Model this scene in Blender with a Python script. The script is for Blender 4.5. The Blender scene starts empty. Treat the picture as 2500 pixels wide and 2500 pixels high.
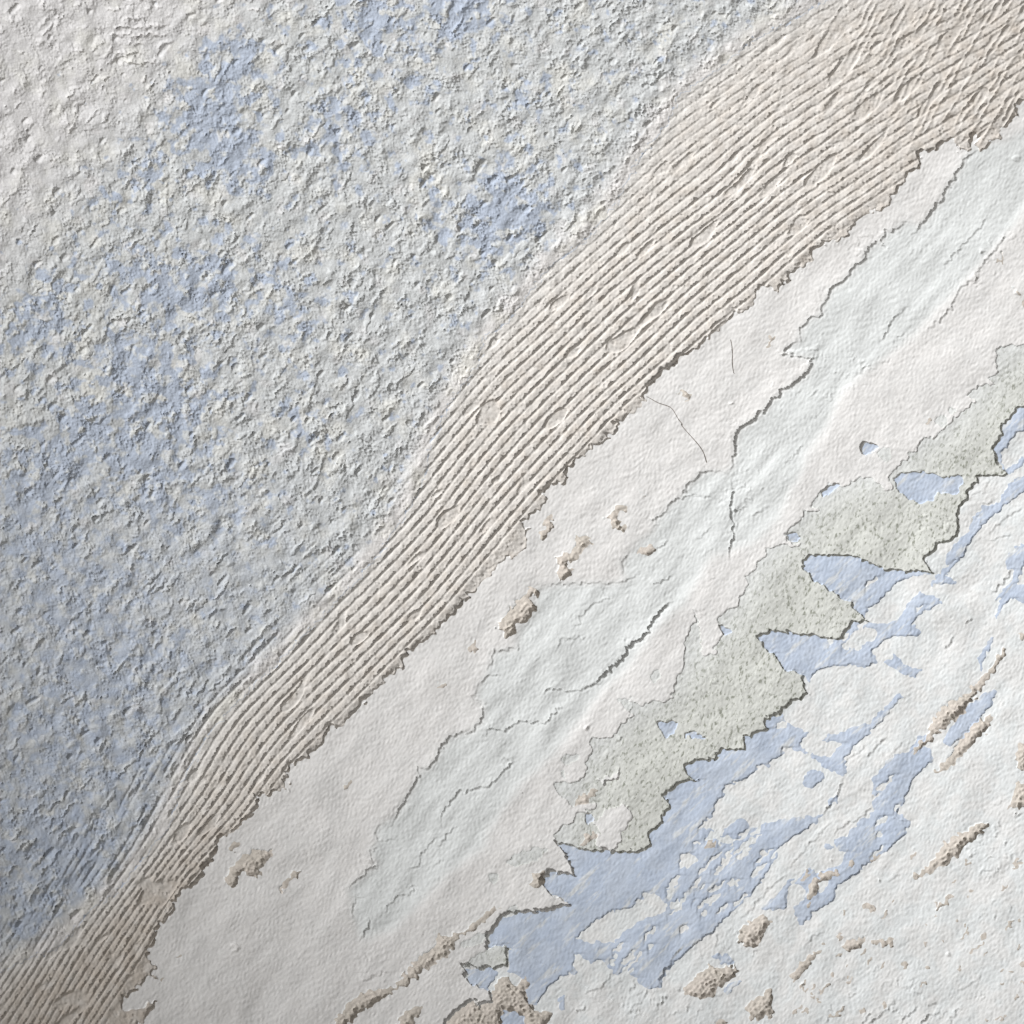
import bpy, math, random
import numpy as np

# ------------------------------------------------------------------ camera, light, exposure
S = 0.0002                      # metres per unit of the drawing (0.5 m of wall across the frame)
scene = bpy.context.scene
col = scene.collection
R = math.radians

cam_d = bpy.data.cameras.new('camera'); cam = bpy.data.objects.new('camera', cam_d); col.objects.link(cam)
CAM = 0.62
cam.location = (0, -CAM, 0); cam.rotation_euler = (R(90), 0, 0)
cam_d.sensor_fit = 'HORIZONTAL'; cam_d.sensor_width = 36
cam_d.lens = 36 * (CAM + 0.0016) / (2500 * S)
cam_d.clip_start = 0.01; cam_d.clip_end = 50
scene.camera = cam

w = bpy.data.worlds.new('World'); scene.world = w; w.use_nodes = True
w.node_tree.nodes['Background'].inputs[0].default_value = (1.0, 0.94, 0.87, 1)
w.node_tree.nodes['Background'].inputs[1].default_value = 0.05

from mathutils import Vector
def area(name, loc, size, power, colr):
    d = bpy.data.lights.new(name, 'AREA'); d.energy = power; d.size = size; d.color = colr
    o = bpy.data.objects.new(name, d); col.objects.link(o); o.location = loc
    o.rotation_euler = (-Vector(loc)).to_track_quat('-Z', 'Y').to_euler()
    return o
from mathutils import Vector
key_d = bpy.data.lights.new('key_lamp', 'SPOT'); key_d.energy = 1240; key_d.color = (0.985, 0.99, 1.0)
key_d.spot_size = R(17.5); key_d.spot_blend = 1.0; key_d.shadow_soft_size = 0.30
key = bpy.data.objects.new('key_lamp', key_d); col.objects.link(key); key.location = (2.75, -1.95, -2.3)
key.rotation_euler = (Vector((.115, 0, .09)) - key.location).to_track_quat('-Z', 'Y').to_euler()
area('fill_light', (-0.35, -0.85, 0.95), 0.6, 4.6, (1.0, 0.985, 0.96))

scene.view_settings.view_transform = 'Standard'; scene.view_settings.look = 'None'
scene.view_settings.exposure = 0; scene.view_settings.gamma = 1
scene.view_settings.use_curve_mapping = False
scene.render.engine = 'CYCLES'

# ------------------------------------------------------------------ drawing coordinates
ORG = {'TL': (0, 0), 'TC': (830, 0), 'TR': (1660, 0), 'ML': (0, 830), 'CC': (830, 830), 'CR': (1660, 830),
       'BL': (0, 1660), 'BC': (830, 1660), 'BR': (1660, 1660)}
def P(*chunks):
    """'CR 10,20 30,40' -> drawing units; 'G' = units as they are, 'O' = coarse overview units"""
    out = []
    for ch in chunks:
        k, *pts = ch.split()
        for p in pts:
            a, b = map(float, p.split(','))
            if k == 'G': out.append((a, b))
            elif k == 'O': out.append((a * 1.294, b * 1.294))
            else: out.append((ORG[k][0] + a / 2.3, ORG[k][1] + b / 2.3))
    return np.array(out)

# ------------------------------------------------------------------ grid
step = 2.2
core = np.arange(-30, 2530.1, step)
ext = []; d = step; x = 0
while x < 900:
    d = min(d * 1.25, 90); x += d; ext.append(x)
ext = np.array(ext)
ax = np.concatenate([(core[0] - ext)[::-1], core, core[-1] + ext])
n = len(ax)
U, V = np.meshgrid(ax, ax)

NT = 1200; PER = NT * step
def tile(seed, wl, bw=0.35, ang=0.0, asp=1.0):
    """band-limited noise, features about wl units across, stretched asp times along direction ang"""
    rng = np.random.default_rng(seed)
    f = np.fft.fftfreq(NT, step); fx, fy = np.meshgrid(f, f)
    c, s = math.cos(ang), math.sin(ang)
    a = (fx * c - fy * s) * asp; b = fx * s + fy * c      # image v points down
    r = np.sqrt(a * a + b * b) * wl
    F = np.exp(-(np.log(r + 1e-9) / bw) ** 2 / 2); F[0, 0] = 0
    z = np.fft.ifft2(np.fft.fft2(rng.standard_normal((NT, NT))) * F).real
    return (z / z.std()).astype(np.float32)
def samp(t, a=ax, b=ax):
    def ix(q):
        q = (q / step) % NT; i = np.floor(q).astype(int) % NT
        return i, (i + 1) % NT, (q - np.floor(q)).astype(np.float32)
    i0, i1, fi = ix(a); j0, j1, fj = ix(b)
    rows = t[j0] * (1 - fj)[:, None] + t[j1] * fj[:, None]
    return rows[:, i0] * (1 - fi) + rows[:, i1] * fi
def N(seed, wl, bw=0.35, ang=0.0, asp=1.0): return samp(tile(seed, wl, bw, ang, asp))
def sst(x, a, b):
    t = np.clip((x - a) / (b - a), 0, 1); return t * t * (3 - 2 * t)

# ragged edges: the outlines are read through a small random displacement
WU = U + 2.4 * N(1, 34, .6) + 0.9 * N(2, 12, .4)
WV = V + 2.4 * N(3, 34, .6) + 0.9 * N(4, 12, .4)
# strongly ragged variant with tearing along the comb direction
TU = WU + 2.6 * N(5, 22, .4) ; TV = WV + 2.6 * N(6, 22, .4)

def span(lo, hi): return np.searchsorted(ax, lo), np.searchsorted(ax, hi)
def inside(poly, torn=False):
    X, Y = (TU, TV) if torn else (WU, WV)
    m = 30
    i0, i1 = span(poly[:, 0].min() - m, poly[:, 0].max() + m); j0, j1 = span(poly[:, 1].min() - m, poly[:, 1].max() + m)
    out = np.zeros((n, n), bool); sub = out[j0:j1, i0:i1]
    for k in range(len(poly)):
        (xa, ya), (xb, yb) = poly[k - 1], poly[k]
        if ya == yb: continue
        r0, r1 = span(min(ya, yb) - m, max(ya, yb) + m); r0 = max(r0, j0); r1 = min(r1, j1)
        y = Y[r0:r1, i0:i1]; x = X[r0:r1, i0:i1]
        hit = ((ya > y) != (yb > y)) & (x < (xb - xa) * (y - ya) / (yb - ya) + xa)
        out[r0:r1, i0:i1] ^= hit
    return out
def blob(cx, cy, r, asp=1.0, k=18, seed=0):
    rng = random.Random(int(cx * 7 + cy * 3 + seed))
    return np.array([(cx + r * asp * rng.uniform(.96, 1.04) * math.cos(t), cy + r * rng.uniform(.96, 1.04) * math.sin(t))
                     for t in (2 * math.pi * q / k for q in range(k))])
def blur(a, r):
    """box blur, two passes, for soft fields"""
    k = max(1, int(r / step))
    for _ in range(2):
        for axis in (0, 1):
            p = np.concatenate([np.repeat(np.take(a, [0], axis), k, axis), a, np.repeat(np.take(a, [-1], axis), k, axis)], axis)
            c = np.cumsum(p, axis, dtype=np.float64)
            c = np.concatenate([np.zeros_like(np.take(c, [0], axis)), c], axis)
            L = a.shape[axis]; w2 = 2 * k + 1
            a = ((np.take(c, np.arange(w2, w2 + L), axis) - np.take(c, np.arange(0, L), axis)) / w2).astype(np.float32)
    return a

# ------------------------------------------------------------------ outlines
band_low = ['G 3500,-340 2800,95', 'TR 1932,560 1890,590 1895,640 1850,690 1800,720 1800,770 1740,800 1740,830 1685,850 1660,800 1690,750 1640,770 1625,830 1610,860 1585,820 1555,870 1570,820 1530,780 1480,800 1430,855 1415,840 1360,850 1345,930 1280,980 1230,1050 1215,1090 1180,1100 1185,1130 1130,1190 1070,1180 1010,1230 960,1270 950,1310 910,1345 840,1360 750,1390 745,1460 690,1500 640,1520 600,1560 620,1580 570,1600 540,1650 500,1610 430,1620 420,1690 370,1740 300,1770 240,1830 190,1860 130,1932',
            'CC 1900,110 1890,135 1820,180 1760,240 1710,290 1715,340 1650,400 1560,470 1540,520 1460,590 1420,590 1350,660 1310,700 1270,750 1285,770 1250,815 1215,790 1160,840 1130,880 1175,890 1130,940 1070,990 1020,1040 1070,1060 1040,1110 1050,1150 1010,1200 970,1225 950,1200 900,1250 850,1310 800,1340 780,1380 700,1470 660,1500 640,1540 560,1610 500,1680 440,1710 380,1760 350,1800 360,1830 320,1850 270,1890 230,1932',
            'BL 1940,240 1850,265 1830,300 1820,340 1760,400 1700,450 1650,470 1600,520 1630,540 1590,560 1630,620 1590,600 1510,650 1440,650 1450,690 1420,760 1380,775 1350,790 1340,830 1290,860 1230,890 1210,960 1200,1010 1150,1050 1140,1090 1090,1150 1030,1180 1000,1220 960,1270 985,1290 955,1320 900,1370 870,1430 880,1470 830,1510 840,1590 880,1600 850,1640 890,1680 820,1665 760,1740 690,1800 690,1850 800,1840 880,1790 860,1850 820,1880 820,1910 770,1932', 'G 280,2560 -200,3500']
band_up = ['G -1000,2900 0,2378', 'BL 130,1570 300,1525 380,1450 500,1290 650,1200 760,1050 950,830 1010,600 1180,290 1300,160 1400,60',
           'CC 0,1450 130,1300 230,1190 380,960 480,780 500,600 620,350 780,130', 'TC 800,1900 950,1800 1060,1640 1200,1480 1400,1330 1560,1130 1680,880 1850,680',
           'TR 0,530 210,390 390,240 480,190 630,110 820,0', 'G 2130,-60 3000,-1000']
rough_poly = P(*band_up) 
rough_poly = np.vstack([rough_poly, [(3000, -1500), (-1500, -1500), (-1500, 2900)]])
above_low = np.vstack([P(*band_low), [(-1500, 3500), (-1500, -1500), (3500, -1500)]])

skim_edge = ['G 3500,400 2800,760', 'CR 1932,30 1880,30 1800,35 1770,60 1785,100 1760,130 1790,170 1730,220 1755,250 1700,260 1640,285 1605,310 1655,330 1640,365 1560,420 1530,460 1470,500 1420,555 1370,540 1340,580 1335,625 1280,630 1280,680 1230,700 1190,740 1170,790 1190,830 1150,855 1100,800 1080,770 1000,780 930,820 880,815 840,805 800,840 770,880 730,920 735,945 790,960 750,970 690,960 680,1020 620,1050 585,1090 600,1130 640,1145 700,1138 640,1162 540,1155 480,1180 480,1210 430,1260 420,1290 370,1330 385,1370 350,1420 330,1460 335,1490 260,1520 215,1560 215,1600 240,1640 220,1690 190,1730 205,1765 120,1770 108,1600 80,1520 88,1580 30,1660 25,1740 30,1810',
             'BC 1890,0 1870,90 1830,125 1770,110 1700,140 1640,130 1630,100 1565,115 1610,150 1650,200 1580,250 1560,290 1510,330 1420,325 1395,360 1420,400 1380,460 1380,540 1310,575 1220,570 1200,600 1230,640 1300,700 1440,680 1440,710 1380,740 1330,745 1320,790 1250,820 1200,870 1215,915 1280,980 1300,1040 1325,1110 1250,1080 1180,1070 1150,1110 1150,1160 1200,1215 1300,1250 1200,1290 1060,1300 930,1310 890,1350 870,1400 830,1440 830,1500 780,1530 720,1570 680,1600 710,1640 715,1700 840,1740 860,1800 900,1850 905,1932', 'G 1230,2560 1000,3500']
skim_poly = np.vstack([P(*skim_edge), [(-1500, 3500), (-1500, -1500), (3500, -1500)]])
green_edge = ['G 3500,500 2800,880', 'CR 1932,380 1880,390 1860,440 1800,490 1815,540 1770,580 1760,620 1780,700 1830,750 1830,765 1680,760 1670,800 1620,830 1615,890 1560,960 1550,1010 1570,1060 1540,1120 1440,1150 1420,1190 1370,1220 1385,1260 1430,1310 1320,1300 1150,1290 980,1220 800,1205 710,1215 690,1290 750,1350 850,1410 960,1480 1020,1550 1060,1580 970,1580 930,1640 890,1680 640,1650 510,1635 440,1670 470,1720 540,1780 590,1850 690,1880 690,1925',
              'BR 720,75 600,140 570,180 510,200 480,240 500,270 380,310 355,340 370,385 230,395 200,440 90,455 30,480 30,520 100,560 0,570',
              'BC 1932,560 1870,600 1810,650 1850,700 1800,800 1740,850 1745,920 1690,960 1600,965 1500,955 1400,960 1300,930 1215,910', 'G 1250,2050']
green_poly = np.vstack([P(*green_edge), [(900, 1700), (1500, 900), (3500, 0)]])

blues = [  # older blue distemper, (outline, label)
 ('main', P('BC 1215,910 1300,935 1500,958 1690,962 1745,922 1740,850 1800,800 1850,700 1810,650 1870,600 1932,556', 'BR 100,560 30,520 30,480 90,455 205,440 232,395 375,385 470,365 560,375 600,410 520,430 500,480 430,470 400,530 340,560 240,590 240,650 190,690 190,760 120,790 100,830 190,830 200,860 330,770 390,800 560,780 800,750 720,820 640,870 540,940 550,990 500,1050 440,1140 350,1240 270,1310 180,1410 100,1460 0,1550',
   'BC 1850,1600 1790,1720 1720,1730 1670,1680 1600,1620 1540,1650 1460,1560 1400,1580 1320,1520 1310,1600 1330,1640 1250,1650 1180,1700 1140,1760 1110,1820 1050,1800 1050,1690 1000,1650 950,1630 945,1560 950,1500 900,1480 820,1500 860,1400 900,1330 1060,1295 1290,1250 1150,1165 1150,1110 1180,1065 1325,1110 1280,980'), 'wide pale blue paint area at the foot of the grey-green coat'),
 ('leaf', P('CR 710,1215 800,1205 980,1220 1150,1290 1320,1300 1430,1312 1310,1325 1200,1360 1160,1410 1100,1480 1050,1500 1030,1560 960,1480 850,1410 750,1350 690,1290'), 'pointed leaf-shaped blue patch below the grey-green coat'),
 ('link', P('CR 1390,1370 1430,1312 1500,1320 1555,1362 1480,1372'), None),
 ('fork', P('CR 1215,1580 1280,1470 1340,1410 1400,1430 1470,1465 1360,1530 1290,1590 1350,1640 1300,1670 1210,1660 1130,1690 1070,1750 1110,1810 1040,1835 950,1820 850,1830 760,1860 720,1920 690,1880 590,1850 540,1780 470,1720 440,1670 510,1635 640,1650 880,1680 930,1640 970,1580 1060,1585'), 'long forked blue patch with a rounded left end'),
 ('wedge', P('CR 1130,1810 1210,1760 1240,1810 1290,1840 1360,1828 1310,1892 1180,1840'), 'small blue wedge right of the forked blue patch'),
 ('upper', P('CR 1940,375 1880,390 1860,440 1800,490 1815,540 1770,580 1760,620 1780,680 1830,755 1900,715 1930,650 1905,640 1880,690 1820,735 1795,690 1790,640 1850,570 1890,515 1940,505'), 'blue rim round a white flake at the right edge'),
 ('strip', P('CR 1990,740 1850,790 1780,900 1690,940 1620,1000 1620,1060 1560,1110 1530,1160 1480,1220 1480,1262 1540,1225 1620,1140 1650,1090 1740,1000 1830,920 1990,800'), 'blue strip running beside the grey-green coat'),
 ('strip', P('CR 1560,1230 1500,1310 1440,1330 1470,1290 1540,1225 1620,1140 1600,1190'), None),
 ('strip', P('CR 1990,1080 1860,1180 1820,1230 1830,1280 1870,1300 1860,1350 1740,1460 1800,1440 1870,1370 1990,1380 1990,1500 1860,1450 1850,1450 1780,1520 1775,1590 1760,1540 1790,1450 1850,1400 1900,1330'), 'blue strip cut by the right edge of view'),
 ('strip', P('CR 1770,1640 1720,1740 1690,1790 1680,1870 1660,1800 1690,1720'), None),
 ('triangle', P('BR 830,310 1060,230 1220,75 1240,90 1100,250 1010,330 930,420 920,470 940,520 910,530 830,510 700,390 740,400 780,430 830,430 870,380 900,350 860,340 780,340'), 'blue triangle with a long thin tip'),
 ('neck', P('BR 510,200 570,190 590,230 640,260 720,290 690,320 660,360 700,390 830,505 880,520 760,450 690,400 560,375 470,365 400,390 370,385 355,340 380,310 500,270 480,240'), None),
 ('strip', P('BR 1710,60 1770,50 1740,140 1640,240 1560,330 1500,370 1460,350 1500,280 1600,150'), 'blue patch between two bare plaster scrapes'),
 ('tail', P('BR 1340,300 1400,290 1340,370 1400,380 1410,450 1300,560 1250,680 1210,740 1290,790 1260,860 1150,960 1050,1020 980,1090 880,1150 850,1240 740,1300 690,1370 640,1330 640,1260 700,1220 690,1170 640,1130 690,1080 740,1040 760,1080 880,1040 930,970 870,930 860,890 930,870 1000,790 1080,730 1070,620 1080,540 1150,450 1200,420 1270,400'), 'broad blue strip slanting down beside the main blue area'),
 ('smear', P('BR 450,1280 560,1170 640,1085 610,1160 590,1280 520,1285'), None),
 ('patch', P('BR 700,500 780,500 810,540 790,590 700,600 680,580'), None),
 ('patch', P('BR 820,660 880,620 880,680 830,700'), None),
 ('patch', P('BR 230,1740 300,1690 345,1680 320,1710 260,1760'), None),
 ('patch', P('BR 180,1540 270,1530 290,1580 220,1590'), None),
 ('patch', P('BR 800,900 850,920 830,950 800,940'), None),
 ('pocket', P('BC 690,1610 870,1618 880,1640 830,1732 720,1710 715,1640'), 'small blue pocket under the grey-green flake'),
 ('pocket', P('BC 905,1850 950,1830 1020,1880 1050,1960 905,1960'), 'blue chip between bare beige plaster at the bottom edge'),
 ('patch', P('BC 1220,1780 1260,1770 1260,1850 1225,1830'), None),
]
top_blues = [  # holes through the upper coats that show the blue
 (P('CR 1200,780 1230,748 1300,740 1440,755 1540,770 1590,765 1570,820 1550,870 1450,850 1420,900 1340,910 1260,880 1215,830'), 'blue tongue-shaped hole in the upper grey-green coat'),
 (P('CR 790,870 830,820 895,812 860,850 800,875'), None), (P('CR 590,1090 640,1080 680,1110 620,1132'), None),
 (blob(1660 + 1055/2.3, 830 + 608/2.3, 17), 'round blue hole in the smooth white coat'),
 (P('CR 230,1610 285,1630 245,1650'), None), (P('BR 25,320 70,285 150,320 100,328'), 'tiny blue hole low in the grey-green coat'),
 (P('BC 1780,240 1890,230 1870,290 1830,320 1800,290'), 'triangular blue hole low in the grey-green coat'), (P('BC 1370,750 1400,745 1430,790 1390,820'), None),
]
white_on_blue = [
 P('CR 900,1720 985,1612 1060,1610 1110,1640 1070,1690 1000,1700 930,1740'), P('CR 970,1700 1010,1690 1020,1730 980,1745'), P('CR 1310,1500 1370,1490 1330,1530'),
 P('BC 1315,1445 1400,1370 1500,1300 1620,1270 1700,1200 1760,1195 1830,1250 1830,1292 1700,1340 1600,1400 1540,1460 1400,1465'),
 P('BR 0,970 50,970 100,1000 50,1040 0,1052'), P('BR 130,870 270,865 300,890 280,915 200,895'), P('BR 540,235 580,225 600,260 540,275'),
 P('BR 590,1190 640,1140 690,1170 690,1220 640,1260 600,1250'), P('BR 770,1130 830,1110 820,1150 780,1200'),
]
def streak(px, py, L, wd, ang):
    rng = random.Random(int(px * 13 + py)); c, s = math.cos(R(ang)), -math.sin(R(ang)); pts = []
    k = 5
    for i in range(k + 1): t = i / k * 2 - 1; q = wd * math.sqrt(max(0, 1 - t * t)) * rng.uniform(.5, 1.2) + 1; pts.append((t * L, q))
    for i in range(k + 1): t = 1 - i / k * 2; q = wd * math.sqrt(max(0, 1 - t * t)) * rng.uniform(.5, 1.2) + 1; pts.append((t * L, -q))
    return np.array([(px + a * c - b * s, py + a * s + b * c) for a, b in pts])
rs = random.Random(5)
for cx, cy, k, sx, sy in ((1760, 2110, 30, 100, 80), (1700, 2200, 16, 90, 50), (1880, 1905, 12, 60, 30), (1850, 2000, 20, 60, 70), (1990, 1950, 10, 40, 40), (2120, 2010, 10, 60, 80), (2330, 1300, 10, 90, 60), (1530, 2330, 14, 60, 40), (2130, 1500, 6, 50, 30)):
    for i in range(k):
        a = rs.gauss(0, 1); b = rs.gauss(0, .45)
        white_on_blue.append(streak(cx + (a + b) * sx * .7, cy + (-a + b) * sy * .8, rs.uniform(7, 28), rs.uniform(1.8, 5.5), rs.uniform(38, 50)))

greens = [
 (P('BC 930,1030 970,980 1060,950 1150,935 1160,960 1100,1010 1040,1035 960,1040'), 'grey-green oval where the white coat has lifted'),
 (P('BC 1240,450 1270,420 1340,410 1320,460 1270,480'), None), (P('BC 1245,500 1270,510 1270,550 1235,530'), None), (blob(830 + 865/2.3, 1660 + 1112/2.3, 12), None),
 (P('BC 720,1570 790,1520 880,1490 945,1500 935,1600 870,1615 690,1600'), 'grey-green flake at the tip of the main blue area'),
 (P('BC 940,1290 990,1268 1020,1300 960,1308'), None), (blob(1660 + 1150/2.3, 830 + 640/2.3, 17), None),
 (blob(1660 + 1465/2.3, 830 + 455/2.3, 15), None), (blob(1660 + 1520/2.3, 830 + 395/2.3, 11), None),
 (P('BC 1560,115 1600,100 1640,130 1630,180 1590,150'), None), (P('CC 1740,1880 1790,1840 1800,1900 1760,1925'), None),
 (P('BC 680,1470 800,1410 830,1420 800,1480 700,1500'), None),
]
pink_islands = [P('BC 1490,720 1560,710 1600,700 1640,760 1620,820 1570,850 1580,900 1550,950 1480,950 1440,930 1450,850 1420,780 1460,780'), P('BC 1450,560 1550,520 1582,480 1560,550 1480,578')]
cool = P('TR 1640,830 1600,900 1520,1030 1450,1150 1420,1190 1340,1280 1270,1240 1220,1290 1150,1310 1130,1350 1150,1390 1100,1370 1040,1410 1035,1450 990,1490 920,1580 840,1640 825,1700 795,1710 790,1780 750,1780 670,1860 685,1920',
         'CR 640,10 580,80 680,95 745,115 720,190 640,250 560,300 500,370 420,450 340,500 310,560 305,680 270,745 150,735 90,770 20,850 0,895', 'CC 1880,900 1830,970 1760,1010 1790,1030 1750,1080 1620,1200 1580,1260 1590,1320 1640,1340 1580,1365 1240,1370 1110,1400 1100,1500 1060,1570 990,1640 1000,1730 870,1750 830,1860 790,1932',
         'BC 750,90 810,140 800,230 740,290 620,320 560,410 500,500 430,490 450,530 390,640 310,770 230,800 200,850 215,905 170,960 215,1040 150,1080 60,1160 70,1290 80,1340 120,1460 160,1450 300,1400 450,1250 600,1090 800,940 850,820 1000,600 1200,420 1320,260 1490,40',
         'CC 1600,1850 1700,1720 1800,1600 1932,1480', 'CR 100,1350 180,1200 250,1200 430,1130 560,1000 600,880 690,740 700,640 830,480 900,300 1100,130', 'TR 1250,1932 1580,1600 1880,1250 1990,1100', 'G 3000,100 3000,-100 2500,320', 'TR 1800,800')
beiges = [  # (outline, label)
 (P('BC -20,1890 60,1800 150,1740 300,1720 400,1600 460,1540 530,1500 540,1430 560,1400 575,1440 640,1430 700,1400 860,1265 885,1290 780,1380 650,1450 640,1510 560,1570 480,1620 380,1700 310,1740 220,1800 120,1860 30,1950 -60,1980'), 'long narrow bare plaster scrape pointing up to the right'),
 (P('BC 310,1960 340,1880 400,1840 450,1820 460,1860 420,1900 400,1960'), None),
 (P('BC 590,1960 620,1880 680,1830 740,1800 800,1820 850,1800 870,1700 900,1660 950,1660 960,1720 1000,1700 1040,1660 1055,1690 1030,1740 1050,1800 1100,1850 1190,1860 1150,1960 1050,1960 1030,1880 920,1830 905,1850 900,1960'), 'crusty bare plaster hollow at the bottom edge'),
 (P('CR 1810,1730 1820,1760 1740,1880 1700,1925', 'BR 1710,20 1590,150 1480,270 1370,350 1310,420 1305,390 1390,290 1420,200 1500,120 1600,80 1650,10', 'CR 1650,1932 1730,1840 1780,1760'), 'long bare plaster scrape above the upper right blue patch'),
 (P('BR 1740,185 1755,200 1720,270 1620,370 1520,480 1410,525 1480,450 1570,340 1640,240'), 'bare plaster scrape just below the upper right blue patch'),
 (P('BR 1890,360 1932,345 1990,400 1932,510 1900,500 1880,420'), 'rounded beige hollow at the right edge'),
 (P('BR 1880,560 1932,580 1990,640 1932,715 1900,710 1830,715 1860,670 1860,610'), 'angular beige hollow at the right edge'),
 (P('BR 1730,790 1725,815 1660,870 1590,930 1570,970 1440,1060 1370,1090 1290,1105 1360,1060 1440,970 1500,880 1580,850 1640,810'), 'leaf-shaped beige scrape with cross-hatched scratches'),
 (P('BR 480,1310 505,1360 460,1430 410,1500 320,1470 330,1400 400,1340'), 'blocky beige hollow beside the foot of the blue area'),
 (P('BR 160,1590 210,1610 300,1600 325,1625 270,1680 210,1740 140,1785 60,1770 0,1750 40,1700 100,1640'), 'largest cracked beige hollow near the bottom edge'),
 (P('BR 500,1735 515,1760 510,1830 520,1880 430,1900 400,1905 360,1830 400,1790'), 'cracked beige hollow lowest in the row'),
 (P('BR 905,1090 870,1065 800,1085 740,1105 710,1180 715,1240 770,1190 762,1135 830,1105'), 'hooked olive-beige hollow on the slanting blue strip'),
 (P('BR 150,900 190,900 200,935 130,950'), None), (P('BR 805,1495 740,1560 690,1640 640,1680 605,1665 660,1600 720,1530'), 'short slanting beige scrape on the white coat'),
 (P('BR 1040,1445 1000,1500 940,1515 900,1490 950,1450'), None), (P('BR 915,1520 880,1550 870,1532'), None), (P('BR 1065,1448 1130,1440 1200,1450 1190,1490 1130,1492 1060,1470'), None),
 (P('BR 1090,1250 1085,1290 1030,1275 1050,1258'), None), (P('BR 1520,1200 1500,1250 1430,1290 1420,1275 1480,1230'), None), (P('BR 1410,1255 1390,1275 1365,1270'), None),
 (P('BR 1890,995 1875,1030 1855,1018'), None), (P('BR 1848,1090 1822,1170 1785,1185 1820,1140'), None),
 (P('BR 690,1810 640,1875 622,1860'), None), (P('BR 722,1838 712,1872 678,1858'), None), (P('BR 932,1838 850,1902 842,1885 900,1838'), None), (blob(1660 + 1020/2.3, 1660 + 1855/2.3, 6), None),
 (P('BR 715,1722 690,1755 678,1745'), None), (P('BR 755,1738 735,1765 725,1755'), None), (P('BR 785,1772 768,1795 757,1788'), None), (P('BR 245,1878 245,1932 205,1925 215,1890'), None), (P('BR 1148,1800 1140,1825 1120,1815'), None),
 (P('BR 1900,1760 1890,1795 1868,1788'), None), (P('BR 1840,1620 1870,1640 1860,1650 1830,1640'), None), (P('BR 1900,1580 1940,1570 1940,1620'), None),
 (P('BR 1385,1345 1370,1370 1345,1365'), None), (P('BR 870,1640 850,1650 830,1640 850,1628'), None), (P('BR 1500,1520 1510,1535 1490,1540'), None),
 (P('BL 1535,945 1525,990 1460,1060 1450,1110 1400,1105 1380,1075 1340,1090 1335,1150 1310,1170 1260,1130 1290,1050 1400,960 1430,950 1460,965'), 'star-shaped beige patch low on the smooth white coat'),
 (P('BL 1710,1075 1680,1095 1640,1115 1605,1170 1565,1203 1580,1150 1615,1095 1650,1075'), 'thin bent beige sliver beside the star-shaped patch'),
 (P('BL 1340,915 1310,970 1290,940 1300,900'), None), (P('BL 1045,1550 1010,1550 985,1572 1005,1538'), None), (P('BL 930,1660 905,1690 880,1670'), None),
 (P('CC 1160,985 1200,1000 1185,1020 1210,1050 1160,1100 1135,1130 1110,1090 1150,1050 1140,1030'), 'hooked beige chip nearest the combed band'),
 (P('CC 1570,910 1622,962 1600,972 1560,960 1555,1000 1605,1050 1585,1085 1520,1040 1510,1000 1470,1005 1540,960'), 'zigzag beige chip furthest right of the group'),
 (P('CC 1400,1080 1410,1140 1390,1160 1340,1200 1310,1240 1260,1250 1270,1280 1320,1310 1260,1330 1240,1365 1225,1320 1215,1220 1270,1185 1330,1170 1310,1095 1370,1100'), 'S-shaped beige chip in the middle of the smooth coat'),
 (P('CC 1740,1135 1780,1190 1720,1210 1655,1190'), 'small triangular beige chip on a fine crack'),
 (P('CC 1070,1380 1135,1410 1110,1430 1060,1440 1100,1500 1060,1570 980,1600 990,1640 930,1680 880,1600 960,1500 1040,1420'), 'long jagged beige chip below the horizontal crack'),
 (P('CC 755,1690 790,1730 735,1770 720,1720'), None), (P('TR 500,1880 535,1890 515,1932 495,1930'), None), (P('CR 515,0 490,45 480,30'), None), (P('CR 0,275 40,300 75,312 40,330 10,310 -20,290'), None),
 (P('CC 1690,840 1720,872 1700,870'), None), (P('BC 560,20 600,15 580,50 530,40'), None), (P('BC 50,550 65,570 40,605 20,600'), None),
 (P('BC 1440,600 1440,640 1400,680 1310,705 1330,660 1390,620'), 'upper of two beige hollows on the grey-green coat'), (P('BC 1440,840 1440,880 1380,930 1340,930 1370,870'), 'lower of two beige hollows on the grey-green coat'),
 (P('BC 1140,1060 1150,1140 1110,1165 1045,1155 1090,1125 1075,1080 1110,1085'), None), (P('TR 1900,1640 1890,1660 1870,1630 1885,1615'), None), (P('TR 1940,1660 1900,1710 1930,1720'), None), (blob(1660 + 1395/2.3, 830 + 455/2.3, 8), None),
 (P('CR 1910,1630 1940,1660 1920,1690 1895,1650'), None), (P('TR 1830,1410 1790,1480 1770,1475 1800,1430'), None),
]
rc = random.Random(23)
for i in range(70):            # small chips and scrapes in the lower right corner
    cx, cy = rc.uniform(1950, 2500), rc.uniform(2080, 2500)
    if cx + cy < 4300 and rc.random() < .7: continue
    L = rc.choice((4, 5, 6, 8, 10, 15)); beiges.append((streak(cx, cy, L, min(L * .5, rc.uniform(2.5, 4.5)), rc.uniform(40, 65)), None))
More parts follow.
